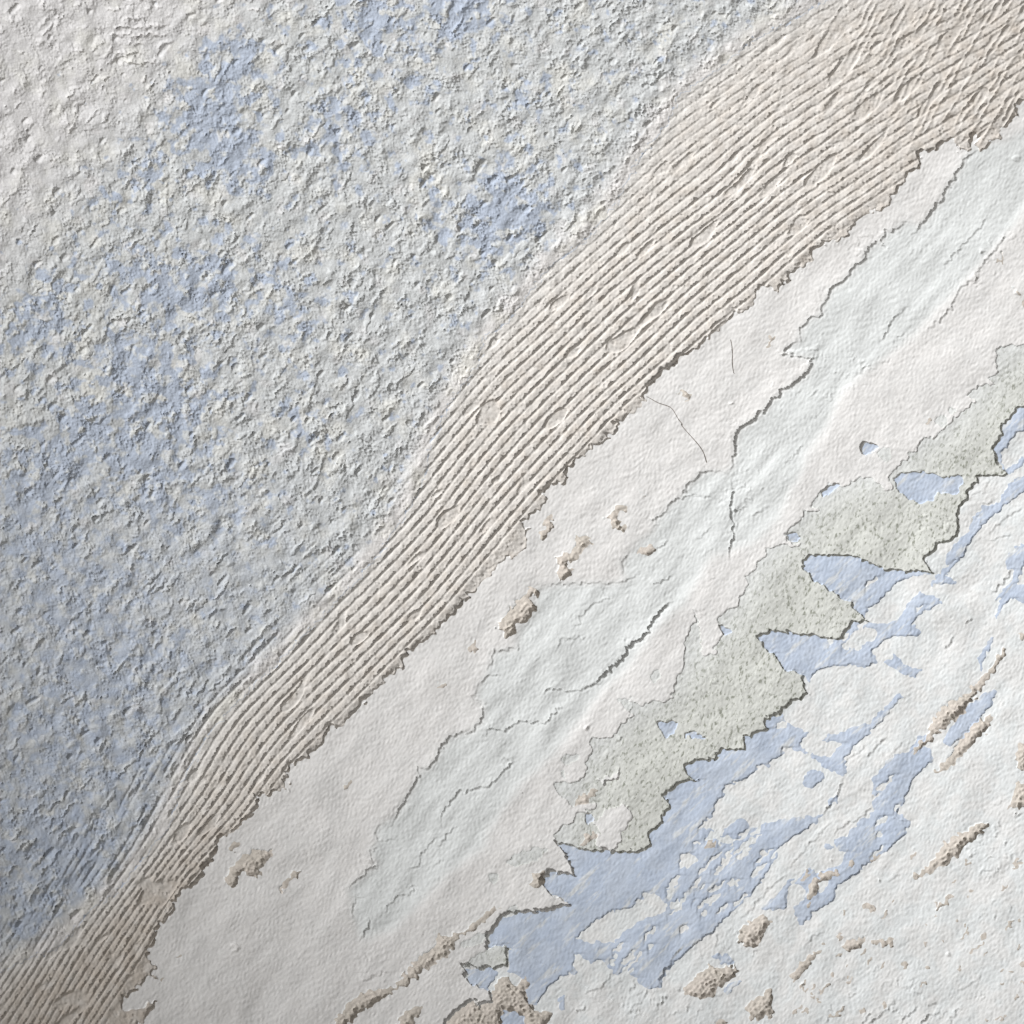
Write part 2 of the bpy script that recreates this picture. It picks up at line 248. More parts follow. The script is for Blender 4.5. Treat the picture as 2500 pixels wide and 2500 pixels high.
# torn edges and hairline steps inside one coat: (line, height, width of lift)
ledges = [
 (P('TR 1690,830 1600,900 1520,1030 1450,1150 1420,1190 1340,1280 1300,1340'), 2.6, 26), (P('TR 1320,1260 1270,1240 1220,1290 1150,1310 1130,1350 1150,1390 1100,1370 1040,1410 1035,1450 990,1490 920,1580 840,1640 825,1700 795,1710 790,1780 750,1780 670,1860 685,1920 620,1925'), 2.6, 22),
 (P('CR 680,0 640,10 580,80 680,95 745,115 720,190 640,250 560,300 500,370 420,450 340,500 310,560 305,680 270,745'), 3.6, 30), (P('CR 270,745 150,735 90,770 20,850 160,880 60,870 0,895', 'CC 1880,900 1830,970 1760,1010 1790,1030 1750,1080'), 2.2, 16),
 (P('CR 275,790 305,850 280,920 290,1000 305,1100 280,1190 275,1230'), 3.6, 18), (P('CC 1690,1300 1640,1340 1580,1365 1240,1370 1110,1382'), 1.8, 14), (P('CC 1620,1200 1580,1260 1590,1320'), 1.5, 12),
 (P('CC 1510,1385 1470,1410 1510,1450 1420,1480 1350,1560 1350,1590 1295,1640'), 1.8, 14), (P('CC 1390,1670 1250,1680 1215,1740'), 1.6, 14), (P('CC 1865,1450 1780,1560 1700,1680 1640,1710 1590,1790 1480,1890 1420,1932'), 4.6, 22),
 (P('CC 1840,1120 1780,1190'), 2.5, 10), (P('CC 1860,1325 1830,1350 1740,1365'), 2.4, 10), (P('CC 1020,1700 1000,1730 870,1750 830,1860'), 2, 14), (P('CC 900,1880 830,1890 790,1932'), 2.2, 12),
 (P('BC 790,0 750,90 810,140 800,230 740,290 620,320 560,410 500,500 430,490 450,530 390,640 310,770 290,790 290,830 250,850'), 2.5, 18),
 (P('BC 1480,10 1430,30 1290,70 1210,50 1150,60 1150,95'), 2.6, 14), (P('BC 1230,110 1240,150 1160,240 1070,235 990,240 940,285 850,270 800,330'), 2.8, 18), (P('BC 870,420 970,460 900,540 840,600 790,600 660,635 640,670 570,740 565,830'), 2.6, 18),
 (P('BC 560,870 530,880 455,980 450,1040 390,1060'), 2.1, 14), (P('BC 660,820 600,870 560,940'), 2, 10), (P('BC 230,800 200,850 215,905 330,890'), 1.7, 10), (P('BC 250,945 170,960 180,1010 215,1040 150,1080 60,1160 55,1190'), 2.1, 12),
 (P('BC 150,1215 90,1210 70,1290 80,1340'), 1.8, 10), (P('BC 165,1330 160,1390 120,1460'), 2.4, 9), (P('BC 400,1110 400,1150 430,1170 400,1210 330,1200 240,1320'), 1.9, 10), (P('BC 60,1590 90,1560 140,1545 170,1590 150,1650 80,1640'), 1.2, 8),
 (P('BC 270,1630 190,1660 130,1700'), 1.8, 10), (P('BC 585,1005 540,1040'), 1.8, 8), (P('BC 1580,480 1550,550 1480,575 1450,570'), 2, 10), (P('BC 1560,660 1560,720'), 1.6, 8), (P('TR 1730,1230 1650,1310 1560,1420 1510,1460 1470,1510'), 2, 10),
 (P('TR 1850,1270 1800,1370 1700,1480 1650,1570 1570,1620 1540,1700 1480,1780 1380,1870'), 2.2, 18), (P('TR 1280,1720 1200,1790 1120,1932'), 2.2, 12), (P('TR 1250,1860 1215,1910'), 1.8, 8), (P('CR 620,640 600,690 700,590'), 1.6, 8),
 (P('CR 740,440 800,400'), 1.4, 6), (P('CR 470,950 400,990'), 1.8, 8), (P('CR 190,1030 150,1080 80,1125'), 1.6, 10), (P('CR 75,1510 110,1540 150,1540'), 1.6, 8), (P('CR 150,1355 200,1345'), 1.6, 8),
 (P('BR 1180,1820 1060,1932'), 2.4, 10), (P('BR 1340,1830 1230,1920'), 2.4, 10), (P('BR 1410,1870 1330,1945'), 2.8, 10), (P('BR 1560,1870 1510,1900 1510,1940'), 2.2, 8), (P('BR 1700,1650 1640,1700 1540,1745'), 1.3, 8), (P('BR 1220,1085 1160,1135'), 1.5, 8),
 (P('BR 810,1410 750,1430 690,1500'), 1.8, 8), (P('BR 850,790 720,930 600,1060'), 1.6, 8), (P('BR 590,1080 440,1230 340,1340'), 1.6, 8), (P('BR 1080,700 1000,780 880,830 855,870'), 2, 8), (P('BR 915,560 880,650 800,750'), 2.4, 10),
 (P('BR 1160,300 1080,400 1040,435'), 2, 8), (P('BR 1250,350 1180,430'), 1.6, 8), (P('BR 1030,370 910,470'), 2, 8), (P('BR 1225,690 1210,780 1285,785'), 1.6, 8), (P('BR 1280,1690 1310,1680 1290,1730 1240,1720'), 2, 8), (P('BR 1225,1670 1210,1720'), 2, 7),
 (P('CR 1860,1300 1740,1430'), 2.4, 9), (P('CR 1640,1560 1590,1600'), 2.4, 7), (P('CR 1540,1670 1480,1740'), 2.4, 7), (P('BC 1932,1480 1840,1600 1780,1720'), 2.2, 10), (P('BC 1660,1690 1630,1750'), 2, 8), (P('BC 1540,1640 1470,1720 1370,1760'), 2, 8), (P('BC 1380,1830 1330,1860'), 3, 8),
 (P('BC 1400,1770 1460,1800 1530,1850'), 1.4, 8), (P('CR 1740,760 1700,850 1615,890'), 1.2, 8), (P('BR 110,190 125,230'), 1.2, 6), (P('BR 180,0 200,40'), 1.2, 6), (P('CR 1932,940 1820,1000 1720,1090'), 1.8, 8), (P('CR 1850,1090 1760,1120 1710,1130'), 1.8, 7),
]
rs = random.Random(11)
for cx, cy, k, sx, sy, amp in ((2080, 900, 26, 90, 60, 1.6), (1840, 1180, 20, 45, 60, 1.5), (2420, 640, 10, 40, 60, 1.6), (2440, 2110, 26, 60, 130, 2.0), (2330, 2440, 24, 150, 50, 2.0), (1600, 2440, 26, 90, 45, 1.8), (2120, 2400, 14, 120, 60, 1.6), (2230, 560, 14, 90, 50, 1.5), (1500, 1850, 8, 60, 60, 1.2), (1800, 2290, 16, 60, 50, 1.6), (2340, 1260, 12, 70, 60, 1.6)):
    for i in range(k):
        a = rs.gauss(0, 1); b = rs.gauss(0, .6); px = cx + (a + b) * sx * .6; py = cy + (-a + b) * sy * .6
        pts = [(px, py)]; t = R(rs.uniform(30, 60)); 
        for q in range(rs.randint(2, 4)):
            L = rs.uniform(4, 11); t2 = t + rs.gauss(0, .7); pts.append((pts[-1][0] - L * math.cos(t2), pts[-1][1] + L * math.sin(t2)))
        ledges.append((np.array(pts), amp * rs.uniform(.6, 1.3), 7))

# ------------------------------------------------------------------ label map (which coat shows where)
parts = []            # id -> dict
def part(name, parent, mat, label=None, kind=None):
    parts.append(dict(name=name, parent=parent, mat=mat, label=label, kind=kind)); return len(parts) - 1
WHITE = part('white_undercoat', None, 'white', 'oldest chalky white coat at the lower right')
BLUE = part('blue_paint', None, 'blue', 'pale blue paint showing between worn coats at the lower right')
GREEN = part('grey_green_coat', None, 'green', 'speckled grey-green coat between white coat and blue paint')
SKIM = part('smooth_white_coat', None, 'skim', 'smooth papery white coat beside the combed band')
BAND = part('combed_plaster', None, 'band', 'beige comb-scratched bare plaster band crossing the wall diagonally')
ROUGH = part('rough_coat', None, 'rough', 'rough lumpy white and blue surface at the upper left')

Lb = np.full((n, n), WHITE, np.int32)       # per vertex; faces take the vertex at their lower corner
H = np.zeros((n, n), np.float32)
for nm, poly, lab in blues:
    m = inside(poly)
    Lb[m] = part('paint_patch', BLUE, 'blue', lab) if nm != 'main' else BLUE
    H[m] = 1.8
for poly in white_on_blue:
    m = inside(poly) & (Lb != WHITE)
    Lb[m] = part('bare_patch', BLUE, 'white'); H[m] = 0.2
# the blue thins out gently on the side that faces the upper left and breaks off sharply on the other
for _ in range(12):
    H[:, 1:] = np.minimum(H[:, 1:], H[:, :-1] + .16)
    H[1:, :] = np.minimum(H[1:, :], H[:-1, :] + .16)
m = inside(green_poly); Lb[m] = GREEN; H[m] = 4.2
m = inside(skim_poly); Lb[m] = SKIM; H[m] = 6.0
for poly in pink_islands:
    m = inside(poly); Lb[m] = part('coat_island', SKIM, 'skim'); H[m] = 6.0
for poly, lab in greens:
    m = inside(poly); Lb[m] = part('lifted_patch', GREEN, 'green', lab); H[m] = 5.0
for poly, lab in top_blues:
    m = inside(poly); Lb[m] = part('paint_patch', BLUE, 'blue', lab); H[m] = 1.8
M_low = inside(above_low, True)
M_rough = inside(rough_poly, True)
M_band = M_low & ~M_rough
M_rough &= M_low
coolm = blur(inside(cool).astype(np.float32), 9)

# gentle undulation and papery grain of the smooth coats
smooth = ~(M_low)
H += smooth * (1.2 * N(20, 260, .5) + .35 * N(21, 75, .5, R(52), 2.2))
grain = 0.26 * N(22, 7.5, .3, R(60), 2.8) + 0.12 * N(23, 18, .4, R(35), 2.2) + .12 * N(25, 6, .25, R(40), 2.4)
Hfine = smooth * grain * np.where(Lb == BLUE, .8, 1.0)
H -= np.where(smooth, 2.4 * coolm * (Lb == SKIM), 0)
# soft long folds in the cool zone beside the crack
fold = N(26, 60, .4, R(48), 5)
H += np.where(Lb == SKIM, 0.45 * fold * coolm, 0)

def ledge(line, amp, wid):
    m = wid * 4 + 10
    i0, i1 = span(line[:, 0].min() - m, line[:, 0].max() + m); j0, j1 = span(line[:, 1].min() - m, line[:, 1].max() + m)
    if i1 <= i0 or j1 <= j0: return
    x = WU[j0:j1, i0:i1]; y = WV[j0:j1, i0:i1]
    buf = np.zeros(x.shape, np.float32); best = np.full(x.shape, 1e9, np.float32)
    seg = np.diff(line, axis=0); ln = np.hypot(seg[:, 0], seg[:, 1]); tot = ln.sum(); acc = 0
    for (xa, ya), (dx, dy), L in zip(line[:-1], seg, ln):
        if L < 1e-6: continue
        ux, uy = dx / L, dy / L; nx, ny = uy, -ux
        if nx * -.74 + ny * -.67 < 0: nx, ny = -nx, -ny
        face = abs(nx * -.74 + ny * -.67)
        t = (x - xa) * ux + (y - ya) * uy; s = (x - xa) * nx + (y - ya) * ny
        tc = np.clip(t, 0, L); dd = np.hypot(t - tc, s)
        gl = (acc + tc) / tot; tap = np.minimum(1, np.minimum(gl, 1 - gl) * 7 + .12)
        v = amp * (.45 + .55 * face) * tap * np.exp(-np.maximum(s, 0) / wid) * sst(s, -1.6, 1.6) * np.exp(-(np.abs(t - tc) / 5) ** 2)
        # hairline groove right under the lip
        v = v - .5 * amp * tap * np.exp(-((s + 1.5) / 2.2) ** 2) * np.exp(-(np.abs(t - tc) / 5) ** 2)
        near = dd < best; buf = np.where(near, v, buf); best = np.minimum(best, dd)
        acc += L
    H[j0:j1, i0:i1] += buf * smooth[j0:j1, i0:i1]
for ln_, a_, w_ in ledges: ledge(ln_, a_ * .95, w_)

# ------------------------------------------------------------------ combed band
guide = P('G 3300,-260 2900,10 2700,140 2500,270 2300,395 2070,548 1890,697 1710,850 1550,990 1360,1180 1235,1335 1100,1500 958,1640 828,1765 700,1900 600,2025 500,2140 400,2270 320,2400 250,2520 130,2700 -100,3000')
# smooth the guide
g = guide
for _ in range(4):
    q = np.empty((2 * len(g) - 1, 2)); q[::2] = g; q[1::2] = (g[:-1] + g[1:]) / 2
    q[1:-1] = (q[:-2] + 2 * q[1:-1] + q[2:]) / 4; g = q
g = g[::4]
sub = np.unique(np.concatenate([np.arange(0, n, 5), [n - 1]]))
gu, gv = np.meshgrid(ax[sub], ax[sub])
bd = np.full(gu.shape, 1e9); sd = np.zeros(gu.shape); sl = np.zeros(gu.shape); acc = 0
for k in range(len(g) - 1):
    (xa, ya), (xb, yb) = g[k], g[k + 1]; L = math.hypot(xb - xa, yb - ya); ux, uy = (xb - xa) / L, (yb - ya) / L
    t = (gu - xa) * ux + (gv - ya) * uy; tc = np.clip(t, 0, L)
    px, py = gu - xa - tc * ux, gv - ya - tc * uy; dd = np.hypot(px, py)
    sg = np.where(px * (uy) + py * (-ux) > 0, 1, -1)       # side test
    nb = dd < bd; sd = np.where(nb, dd * sg, sd); sl = np.where(nb, acc + tc, sl); bd = np.minimum(bd, dd); acc += L
if sd[0, 0] < 0: sd = -sd                                   # positive towards the upper left
def up(a):
    r = np.array([np.interp(ax, ax[sub], row) for row in a]); return np.array([np.interp(ax, ax[sub], c) for c in r.T]).T.astype(np.float32)
SD, SL = up(sd), up(sl)

wob = 2.6 * N(30, 330, .4, R(45), 1.6) + .35 * N(31, 40, .5)
SPC = 20.5 - 5.0 * sst(V, 1650, 2150)
wob = wob + sst(U, 1600, 2100) * sst(SD, 90, 220) * 1.3 * N(41, 70, .5, R(40), 2)
ph = (SD + wob) / SPC + .12
k_ridge = np.floor(ph).astype(int); fr = ph - k_ridge        # 0 at the lower right flank of a ridge, 1 at its upper left
# profile: steep fall on the lower right, flat back, small fall on the upper left
prof = np.minimum(sst(fr, .0, .25), 1 - .5 * sst(fr, .80, 1.0)) * (1 - .25 * fr)
br = N(32, 90, .6, R(45), 3.0)
thin = np.maximum(.45 * sst(U, 1550, 2100) * sst(SD, 60, 200), 0.28 * sst(V, 1700, 2000))
keep = sst(br, -2.0 + 1.5 * thin, -1.5 + 2.0 * thin)                                  # ridges worn away in places
depth = sst(SD, -5, 20) * (1 - sst(SD, 230, 460) * .45)
fan = sst(U - 0.9 * V, 1750, 2150)                           # upper right corner: fainter, crossing strokes
right_soft = sst(U, 1750, 2250)
ridge_h = 4.3 * (1 - .30 * right_soft) * (.95 + .15 * N(33, 70, .5))
# strokes crossing steeply at the far right
su = U * math.sin(R(61)) + V * math.cos(R(61))
cross = np.abs(((su + 2.2 * N(34, 160, .5)) / 15.0) % 1 - .5) * 2
crossh = 2.4 * sst(cross, .35, .85) * sst(N(35, 60, .5, R(60), 4), -.5, .6)
nib = N(36, 9, .35, R(-40), 1.6); nib2 = N(37, 14, .4)
pit = 2.6 * sst(N(38, 11, .35), 1.25, 2.0) + 1.6 * sst(N(39, 20, .4, R(45), 2), 1.3, 2.2)
teeth = .7 * sst(nib, .3, 1.6) * (1 - sst(fr, .2, .75)) + .3 * nib2 + .2 * nib
Hband = 8.8 + ridge_h * prof * keep * depth + teeth - .9 * pit + .6 * N(40, 60, .5) - 1.0 * (1 - keep)
Hband = Hband + fan * crossh - fan * 1.2

# ------------------------------------------------------------------ rough field
a45 = R(52)
def ridged(t): return 1 - np.abs(t)
lf = N(50, 110, .6)
lump1 = np.maximum(0, N(51, 30, .35) * .8 + N(52, 52, .45) * .6)
lump2 = np.maximum(0, N(53, 13, .3) + .1)
wrk = ridged(N(54, 11, .4, R(60), 1.3)) ; wrk2 = ridged(N(55, 7.5, .3))
calm = np.clip(sst(U + V, 900, 450) * .55 + .55 * np.exp(-(((U - 640) / 220) ** 2 + ((V - 1420) / 170) ** 2)) + .35 * sst(V - U, 900, 1500), 0, .8)
rough_amp = (1 - .45 * calm) * np.clip(1.05 + .35 * N(66, 120, .6), .5, 1.7)
Hrough = 13 + 1.5 * lf + rough_amp * (.60 * lump1 + .60 * lump2 + .85 * wrk + .85 * wrk2) + .28 * N(56, 6, .25)

# sprinkled grains: beads and rice-like crumbs lying along the stroke
rng = np.random.default_rng(77)
BN = 2600
bx = rng.uniform(-60, 2000, BN * 3); by = rng.uniform(-60, 2400, BN * 3)
# keep those in the rough field, thin out in the calm top-left
def at(A, x, y):
    return A[np.clip(np.searchsorted(ax, y), 0, n - 1), np.clip(np.searchsorted(ax, x), 0, n - 1)]
ok = at(M_rough, bx, by) & (rng.uniform(0, 1, len(bx)) < .85 * (1 - at(calm, bx, by)))
bx, by = bx[ok][:BN], by[ok][:BN]
grains = []
for i, (x, y) in enumerate(zip(bx, by)):
    kind = rng.uniform()
    if kind < .10: ra, rb, hh, an = rng.uniform(14, 26), rng.uniform(4.5, 7.5), rng.uniform(5, 8), R(rng.normal(52, 8))
    elif kind < .40: ra, rb, hh, an = rng.uniform(8, 15), rng.uniform(5, 9), rng.uniform(4, 7.5), R(rng.normal(50, 25))
    else: ra = rng.uniform(4, 9); rb = ra * rng.uniform(.7, 1); hh = rng.uniform(2.5, 5.5); an = rng.uniform(0, 3)
    grains.append((ra * rb, x, y, ra, rb, hh, an))
for i in range(95):            # smooth ridge-like strokes scattered beside the comb
    for _ in range(60):
        x, y = rng.uniform(0, 1900), rng.uniform(0, 2300); s_d = at(SD, x, y)
        if at(M_rough, x, y) and 240 < s_d < 330 + rng.exponential(170): break
    ra, rb = rng.uniform(14, 32), rng.uniform(4.5, 6.5); grains.append((ra * rb, x, y, ra, rb, rng.uniform(6, 9), R(rng.normal(50, 6))))
grains.sort(reverse=True)
Lgrain = np.full((n, n), -1, np.int32); Hg = np.zeros((n, n), np.float32); GM = np.zeros((n, n), np.float32)
big = 0
for idx, (_, x, y, ra, rb, hh, an) in enumerate(grains):
    m = ra + 4
    i0, i1 = span(x - m, x + m); j0, j1 = span(y - m, y + m)
    if i1 - i0 < 2 or j1 - j0 < 2: continue
    c, s = math.cos(an), -math.sin(an)
    X = WU[j0:j1, i0:i1] - x; Y = WV[j0:j1, i0:i1] - y
    a = (X * c + Y * s) / ra; b = (-X * s + Y * c) / rb
    q = 1 - (np.abs(a) ** 2.6 + b * b); z = np.sqrt(np.clip(q, 0, 1)) * hh * .50
    new = z > Hg[j0:j1, i0:i1]
    Hg[j0:j1, i0:i1] = np.where(new, z, Hg[j0:j1, i0:i1])
    GM[j0:j1, i0:i1] = np.maximum(GM[j0:j1, i0:i1], np.clip(q * 2, 0, 1))
    if big < 240 and ra > 10:
        t = Lgrain[j0:j1, i0:i1]; t[(q > .05) & new] = big; big += 1
cre = np.exp(-(N(63, 18, .5, R(55), 1.5) / .12) ** 2) * sst(N(64, 90, .5), -.8, .6) + .7 * np.exp(-(N(65, 10, .4) / .13) ** 2)
Hrough = Hrough + Hg - 1.5 * rough_amp * cre
# grooves of the comb reaching out into the rough field
reach = sst(SD, 400, 220) * sst(N(57, 120, .6, R(48), 2.5), -.6, .8)
Hrough = Hrough - 3.4 * reach * (1 - np.minimum(sst(fr, 0, .25), 1 - sst(fr, .75, 1.0)))
# pin holes and short gouges
Hrough = Hrough + 5 * sst(N(58, 12, .35, R(55), 2.0), 2.2, 2.9) - 4 * sst(N(59, 30, .4, R(45), 3), 1.9, 2.5)
# horizontal scratches at the top left
scr = [(275, 20, 28), (330, 42, 45), (320, 64, 70), (365, 60, 60), (290, 82, 40), (360, 82, 70), (330, 104, 34), (310, 126, 60), (340, 148, 55), (335, 40, 20), (390, 18, 14), (620, 20, 26)]
SCR = np.zeros((n, n), np.float32)
for x, y, L in scr:
    i0, i1 = span(x - L, x + L); j0, j1 = span(y - 16, y + 16)
    X = WU[j0:j1, i0:i1] - x; Y = WV[j0:j1, i0:i1] - y
    SCR[j0:j1, i0:i1] = np.maximum(SCR[j0:j1, i0:i1], np.clip(1.3 - (np.abs(X) / (L * .62)) ** 3 - (Y / 5.0) ** 2, 0, 1))
Hrough = Hrough + 3.5 * SCR

# blend the two at their common border
soft = blur(M_rough.astype(np.float32), 16)
H = np.where(M_low, Hband * (1 - soft) + Hrough * soft, H)
Lb[M_band] = BAND; Lb[M_rough] = ROUGH
# each comb ridge in the band is a piece of its own
kk = np.unique(k_ridge[M_band]); 
for k in kk:
    m = M_band & (k_ridge == k) & (fr > .04) & (fr < .96) & (keep > .35)
    if k < 0 or m.sum() < 900: continue
    Lb[m] = part('ridge', BAND, 'band')
for b in range(big):
    m = M_rough & (Lgrain == b)
    if m.sum() >= 12: Lb[m] = part('pit', ROUGH, 'rough')

# small white islands of the smooth coat inside the band and the chips that bare the plaster
lumpn = N(60, 16, .4); lumpr = N(61, 9, .35); comb2 = np.abs((((U * math.sin(R(40)) + V * math.cos(R(40))) + 3 * N(62, 60)) / 11.0) % 1 - .5) * 2
for poly, lab in beiges:
    m = inside(poly, True)
    if m.sum() < 4: continue
    w0 = np.ptp(poly[:, 0]); sz = min(w0, np.ptp(poly[:, 1]))
    jj, ii = np.where(m); j0, j1, i0, i1 = max(jj.min() - 8, 0), jj.max() + 9, max(ii.min() - 8, 0), ii.max() + 9
    mm = m[j0:j1, i0:i1].astype(np.float32)
    # rounded shoulder: distance-like ramp from repeated erosion
    # steep flank towards the lower right, long gentle rise from the upper left
    e = mm.copy(); lr = np.zeros_like(mm); ul = np.zeros_like(mm); f_ = mm.copy()
    for q in range(4):
        lr += e; p = np.pad(e, 1); e = np.minimum.reduce([e, p[2:, 2:], p[1:-1, 2:], p[2:, 1:-1]])
    for q in range(9):
        ul += f_; p = np.pad(f_, 1); f_ = np.minimum.reduce([f_, p[:-2, :-2], np.maximum(p[1:-1, :-2], p[:-2, 1:-1])])
    ramp = (lr / 4) ** .8 * (ul / 9)
    base = np.median(H[j0:j1, i0:i1][mm > 0])
    hh = (3.4 + min(2.2, sz / 20))
    sl_ = (slice(j0, j1), slice(i0, i1))
    z = base + hh * ramp + ramp * (1.0 * lumpn[sl_] + .6 * lumpr[sl_] + 1.7 * (comb2[sl_] - .5))
    H[sl_] = np.where(mm > 0, np.maximum(z, base - .2), H[sl_])
    Hfine[sl_] *= (1 - mm)
    Lb[m] = part('plaster_chip', BAND, 'beige', lab)
# bubbles in the smooth coat
for x, y, r, hh in ((575, 2314, 10, 3), (1866, 386, 9, 2.5), (1735, 802, 6, 2), (2478, 388, 8, 2.2), (2310, 1287, 9, 2), (1745, 1662, 9, 2)):
    dd = np.hypot(WU - x, WV - y); H += hh * np.sqrt(np.clip(1 - (dd / r) ** 2, 0, 1)).astype(np.float32)
# pinholes
for x, y, r in ((2398, 612, 5), (1430, 1776, 4), (1316, 2052, 4), (1273, 1935, 3), (2480, 712, 6), (1787, 986, 3), (2146, 2146, 3), (2310, 2326, 5), (1955, 2400, 4), (2030, 2100, 3)):
    dd = np.hypot(WU - x, WV - y); H += 3 * np.exp(-(dd / r) ** 4).astype(np.float32)
H = H + Hfine
outside = np.maximum(np.maximum(-20 - U, U - 2520), np.maximum(-20 - V, V - 2520))

# ------------------------------------------------------------------ paint masks carried by the mesh, lower-left shade painted in too
spots = [(870, 20, 80, 1.4), (700, 45, 90, 1.1), (445, 100, 70, 1.2), (385, 205, 95, 1.5), (470, 305, 70, .8), (270, 320, 65, .8), (640, 240, 90, .9), (960, 390, 90, 1.5), (840, 405, 60, .6), (985, 180, 45, .7),
         (380, 540, 110, 1.0), (540, 530, 60, .6), (230, 500, 70, .7), (60, 625, 90, 1.0), (240, 690, 80, 1.1), (330, 765, 110, 1.0), (100, 540, 60, .6), (560, 610, 60, .7), (30, 950, 110, .9), (110, 870, 90, .9), (250, 860, 80, .9), (160, 790, 70, .8),
         (420, 940, 90, .6), (300, 950, 80, .7), (100, 1100, 110, .9), (220, 1100, 90, .6), (220, 1260, 110, .8), (100, 1400, 120, .9), (260, 1440, 100, .7), (80, 1580, 110, 1.1), (170, 1630, 90, 1.0), (50, 1720, 90, .8), (330, 1250, 80, .5), (300, 560, 70, .5), (560, 790, 70, .5), (780, 150, 60, .4), (180, 380, 60, .5), (900, 470, 50, .5), (420, 300, 60, .6), (140, 1250, 90, .6)]  # the lower-left spots mix blue paint with painted grey-blue shade
bf = np.zeros((n, n), np.float32)
for x, y, r, a in spots:
    bf += a * np.exp(-(((U - x * 1.294) ** 2 + (V - y * 1.294) ** 2) / (r * 1.05) ** 2))
bn = N(70, 80, .6) * .26 + N(71, 30, .5) * .15 + .07 * N(72, 11, .4) - .06 - .5 * sst(U + V * .9, 800, 350)
hloc = (Hrough - blur(Hrough, 30))
shade_wash = sst(V, 950, 1450) * sst(950 - U, 0, 450)  # grey-blue shade of the lower left, painted into the rough coat's colour
tone_rough = .12 + .8 * sst(bf + bn * 1.3 - .05 * hloc - .40 * GM, .28, .85)
nearband = blur(M_rough.astype(np.float32), 55)
tone_rough = tone_rough * (1 - .45 * shade_wash) + shade_wash * np.clip(.30 + .10 * N(77, 60, .6), 0, 1)
warm_rough = np.clip(1.2 * (1 - sst(nearband, .55, 1.0)) + sst(U + V * .9, 800, 350) + sst(N(73, 90, .5), .9, 2.2) * .5 + .6 * SCR, 0, 1)
lowness = np.clip(.5 - .12 * (H - blur(H, 14)), 0, 1)
greentone = np.clip(blur(inside(skim_poly).astype(np.float32), 60) * 2.0, 0, 1)    # cooler, whiter next to the skim
tone = np.where(M_rough, tone_rough, np.where(Lb == SKIM, coolm, greentone)).astype(np.float32)
tone_rough_cut = 1
tone = np.where(M_band, np.clip(1.6 * nearband, 0, 1), tone * np.where(M_rough, sst(nearband, .6, .95), 1)).astype(np.float32)
bl_any = np.zeros((n, n), np.float32)
warm_band = np.clip(.10 + .15 * N(76, 70, .6) + .7 * sst(V, 1750, 2300) + .3 * sst(U, 1800, 2400), 0, 1)
warm = np.where(M_band, warm_band, np.where(M_rough, warm_rough, np.clip(.5 + .35 * N(74, 160, .6) + .2 * N(75, 45, .5), 0, 1))).astype(np.float32)

# ------------------------------------------------------------------ materials
def mat(name): 
    m = bpy.data.materials.new(name); m.use_nodes = True; nt = m.node_tree; b = nt.nodes['Principled BSDF']
    b.inputs['Roughness'].default_value = .93; b.inputs['Specular IOR Level'].default_value = .18
    return m, nt, b
def nd(nt, t, **kw):
    q = nt.nodes.new(t)
    for k, v in kw.items(): setattr(q, k, v)
    return q
def mixc(nt, fac, a, b, blend='MIX'):
    q = nd(nt, 'ShaderNodeMix', data_type='RGBA', blend_type=blend)
    for i, v in ((0, fac), (6, a), (7, b)):
        if hasattr(v, 'links'): nt.links.new(v, q.inputs[i])
        else: q.inputs[i].default_value = v if i == 0 else (*v, 1)
    return q.outputs[2]
def noise(nt, scale, detail=3, rough=.6, stretch=None):
    tc = nd(nt, 'ShaderNodeTexCoord'); src = tc.outputs['Object']
    if stretch:
        mp = nd(nt, 'ShaderNodeMapping'); mp.inputs['Rotation'].default_value = (0, R(stretch[0]), 0); mp.inputs['Scale'].default_value = (1, 1, 1 / stretch[1]); mp.vector_type = 'TEXTURE'
        nt.links.new(src, mp.inputs[0]); src = mp.outputs[0]
    q = nd(nt, 'ShaderNodeTexNoise'); q.inputs['Scale'].default_value = scale; q.inputs['Detail'].default_value = detail; q.inputs['Roughness'].default_value = rough
    nt.links.new(src, q.inputs['Vector']); return q.outputs['Fac']
def ramp(nt, v, a, b, lo=0.0, hi=1.0):
    q = nd(nt, 'ShaderNodeMapRange'); nt.links.new(v, q.inputs[0])
    for i, x in zip((1, 2, 3, 4), (a, b, lo, hi)): q.inputs[i].default_value = x
    return q.outputs[0]
def attr(nt, name): return nd(nt, 'ShaderNodeAttribute', attribute_name=name).outputs['Fac']
def finish(nt, b, c, bump=.25, dist=.00025, scale=900, mott=.06):
    lo, hi = 1 - mott, 1 + mott * .6
    k = nd(nt, 'ShaderNodeCombineColor'); f = ramp(nt, noise(nt, 260, 5, .7), .3, .7, lo, hi)
    for i in range(3): nt.links.new(f, k.inputs[i])
    c = mixc(nt, 1.0, c, k.outputs[0], 'MULTIPLY'); nt.links.new(c, b.inputs['Base Color'])
    bp = nd(nt, 'ShaderNodeBump'); bp.inputs['Strength'].default_value = bump; bp.inputs['Distance'].default_value = dist
    nt.links.new(noise(nt, scale, 4, .65), bp.inputs['Height']); nt.links.new(bp.outputs[0], b.inputs['Normal'])
MATS = {}
m, nt, b = mat('papery_white'); MATS['skim'] = m
c = mixc(nt, attr(nt, 'warm'), (.748, .734, .716), (.758, .740, .720)); c = mixc(nt, attr(nt, 'tone'), c, (.716, .730, .719)); finish(nt, b, c, .3)
m, nt, b = mat('chalk_white'); MATS['white'] = m
c = mixc(nt, attr(nt, 'warm'), (.725, .742, .738), (.745, .742, .728))
c = mixc(nt, ramp(nt, noise(nt, 620, 2, .5, (45, .6)), .62, .74, 0, .35), c, (.42, .42, .40)); finish(nt, b, c, .3)
m, nt, b = mat('pale_blue_paint'); MATS['blue'] = m
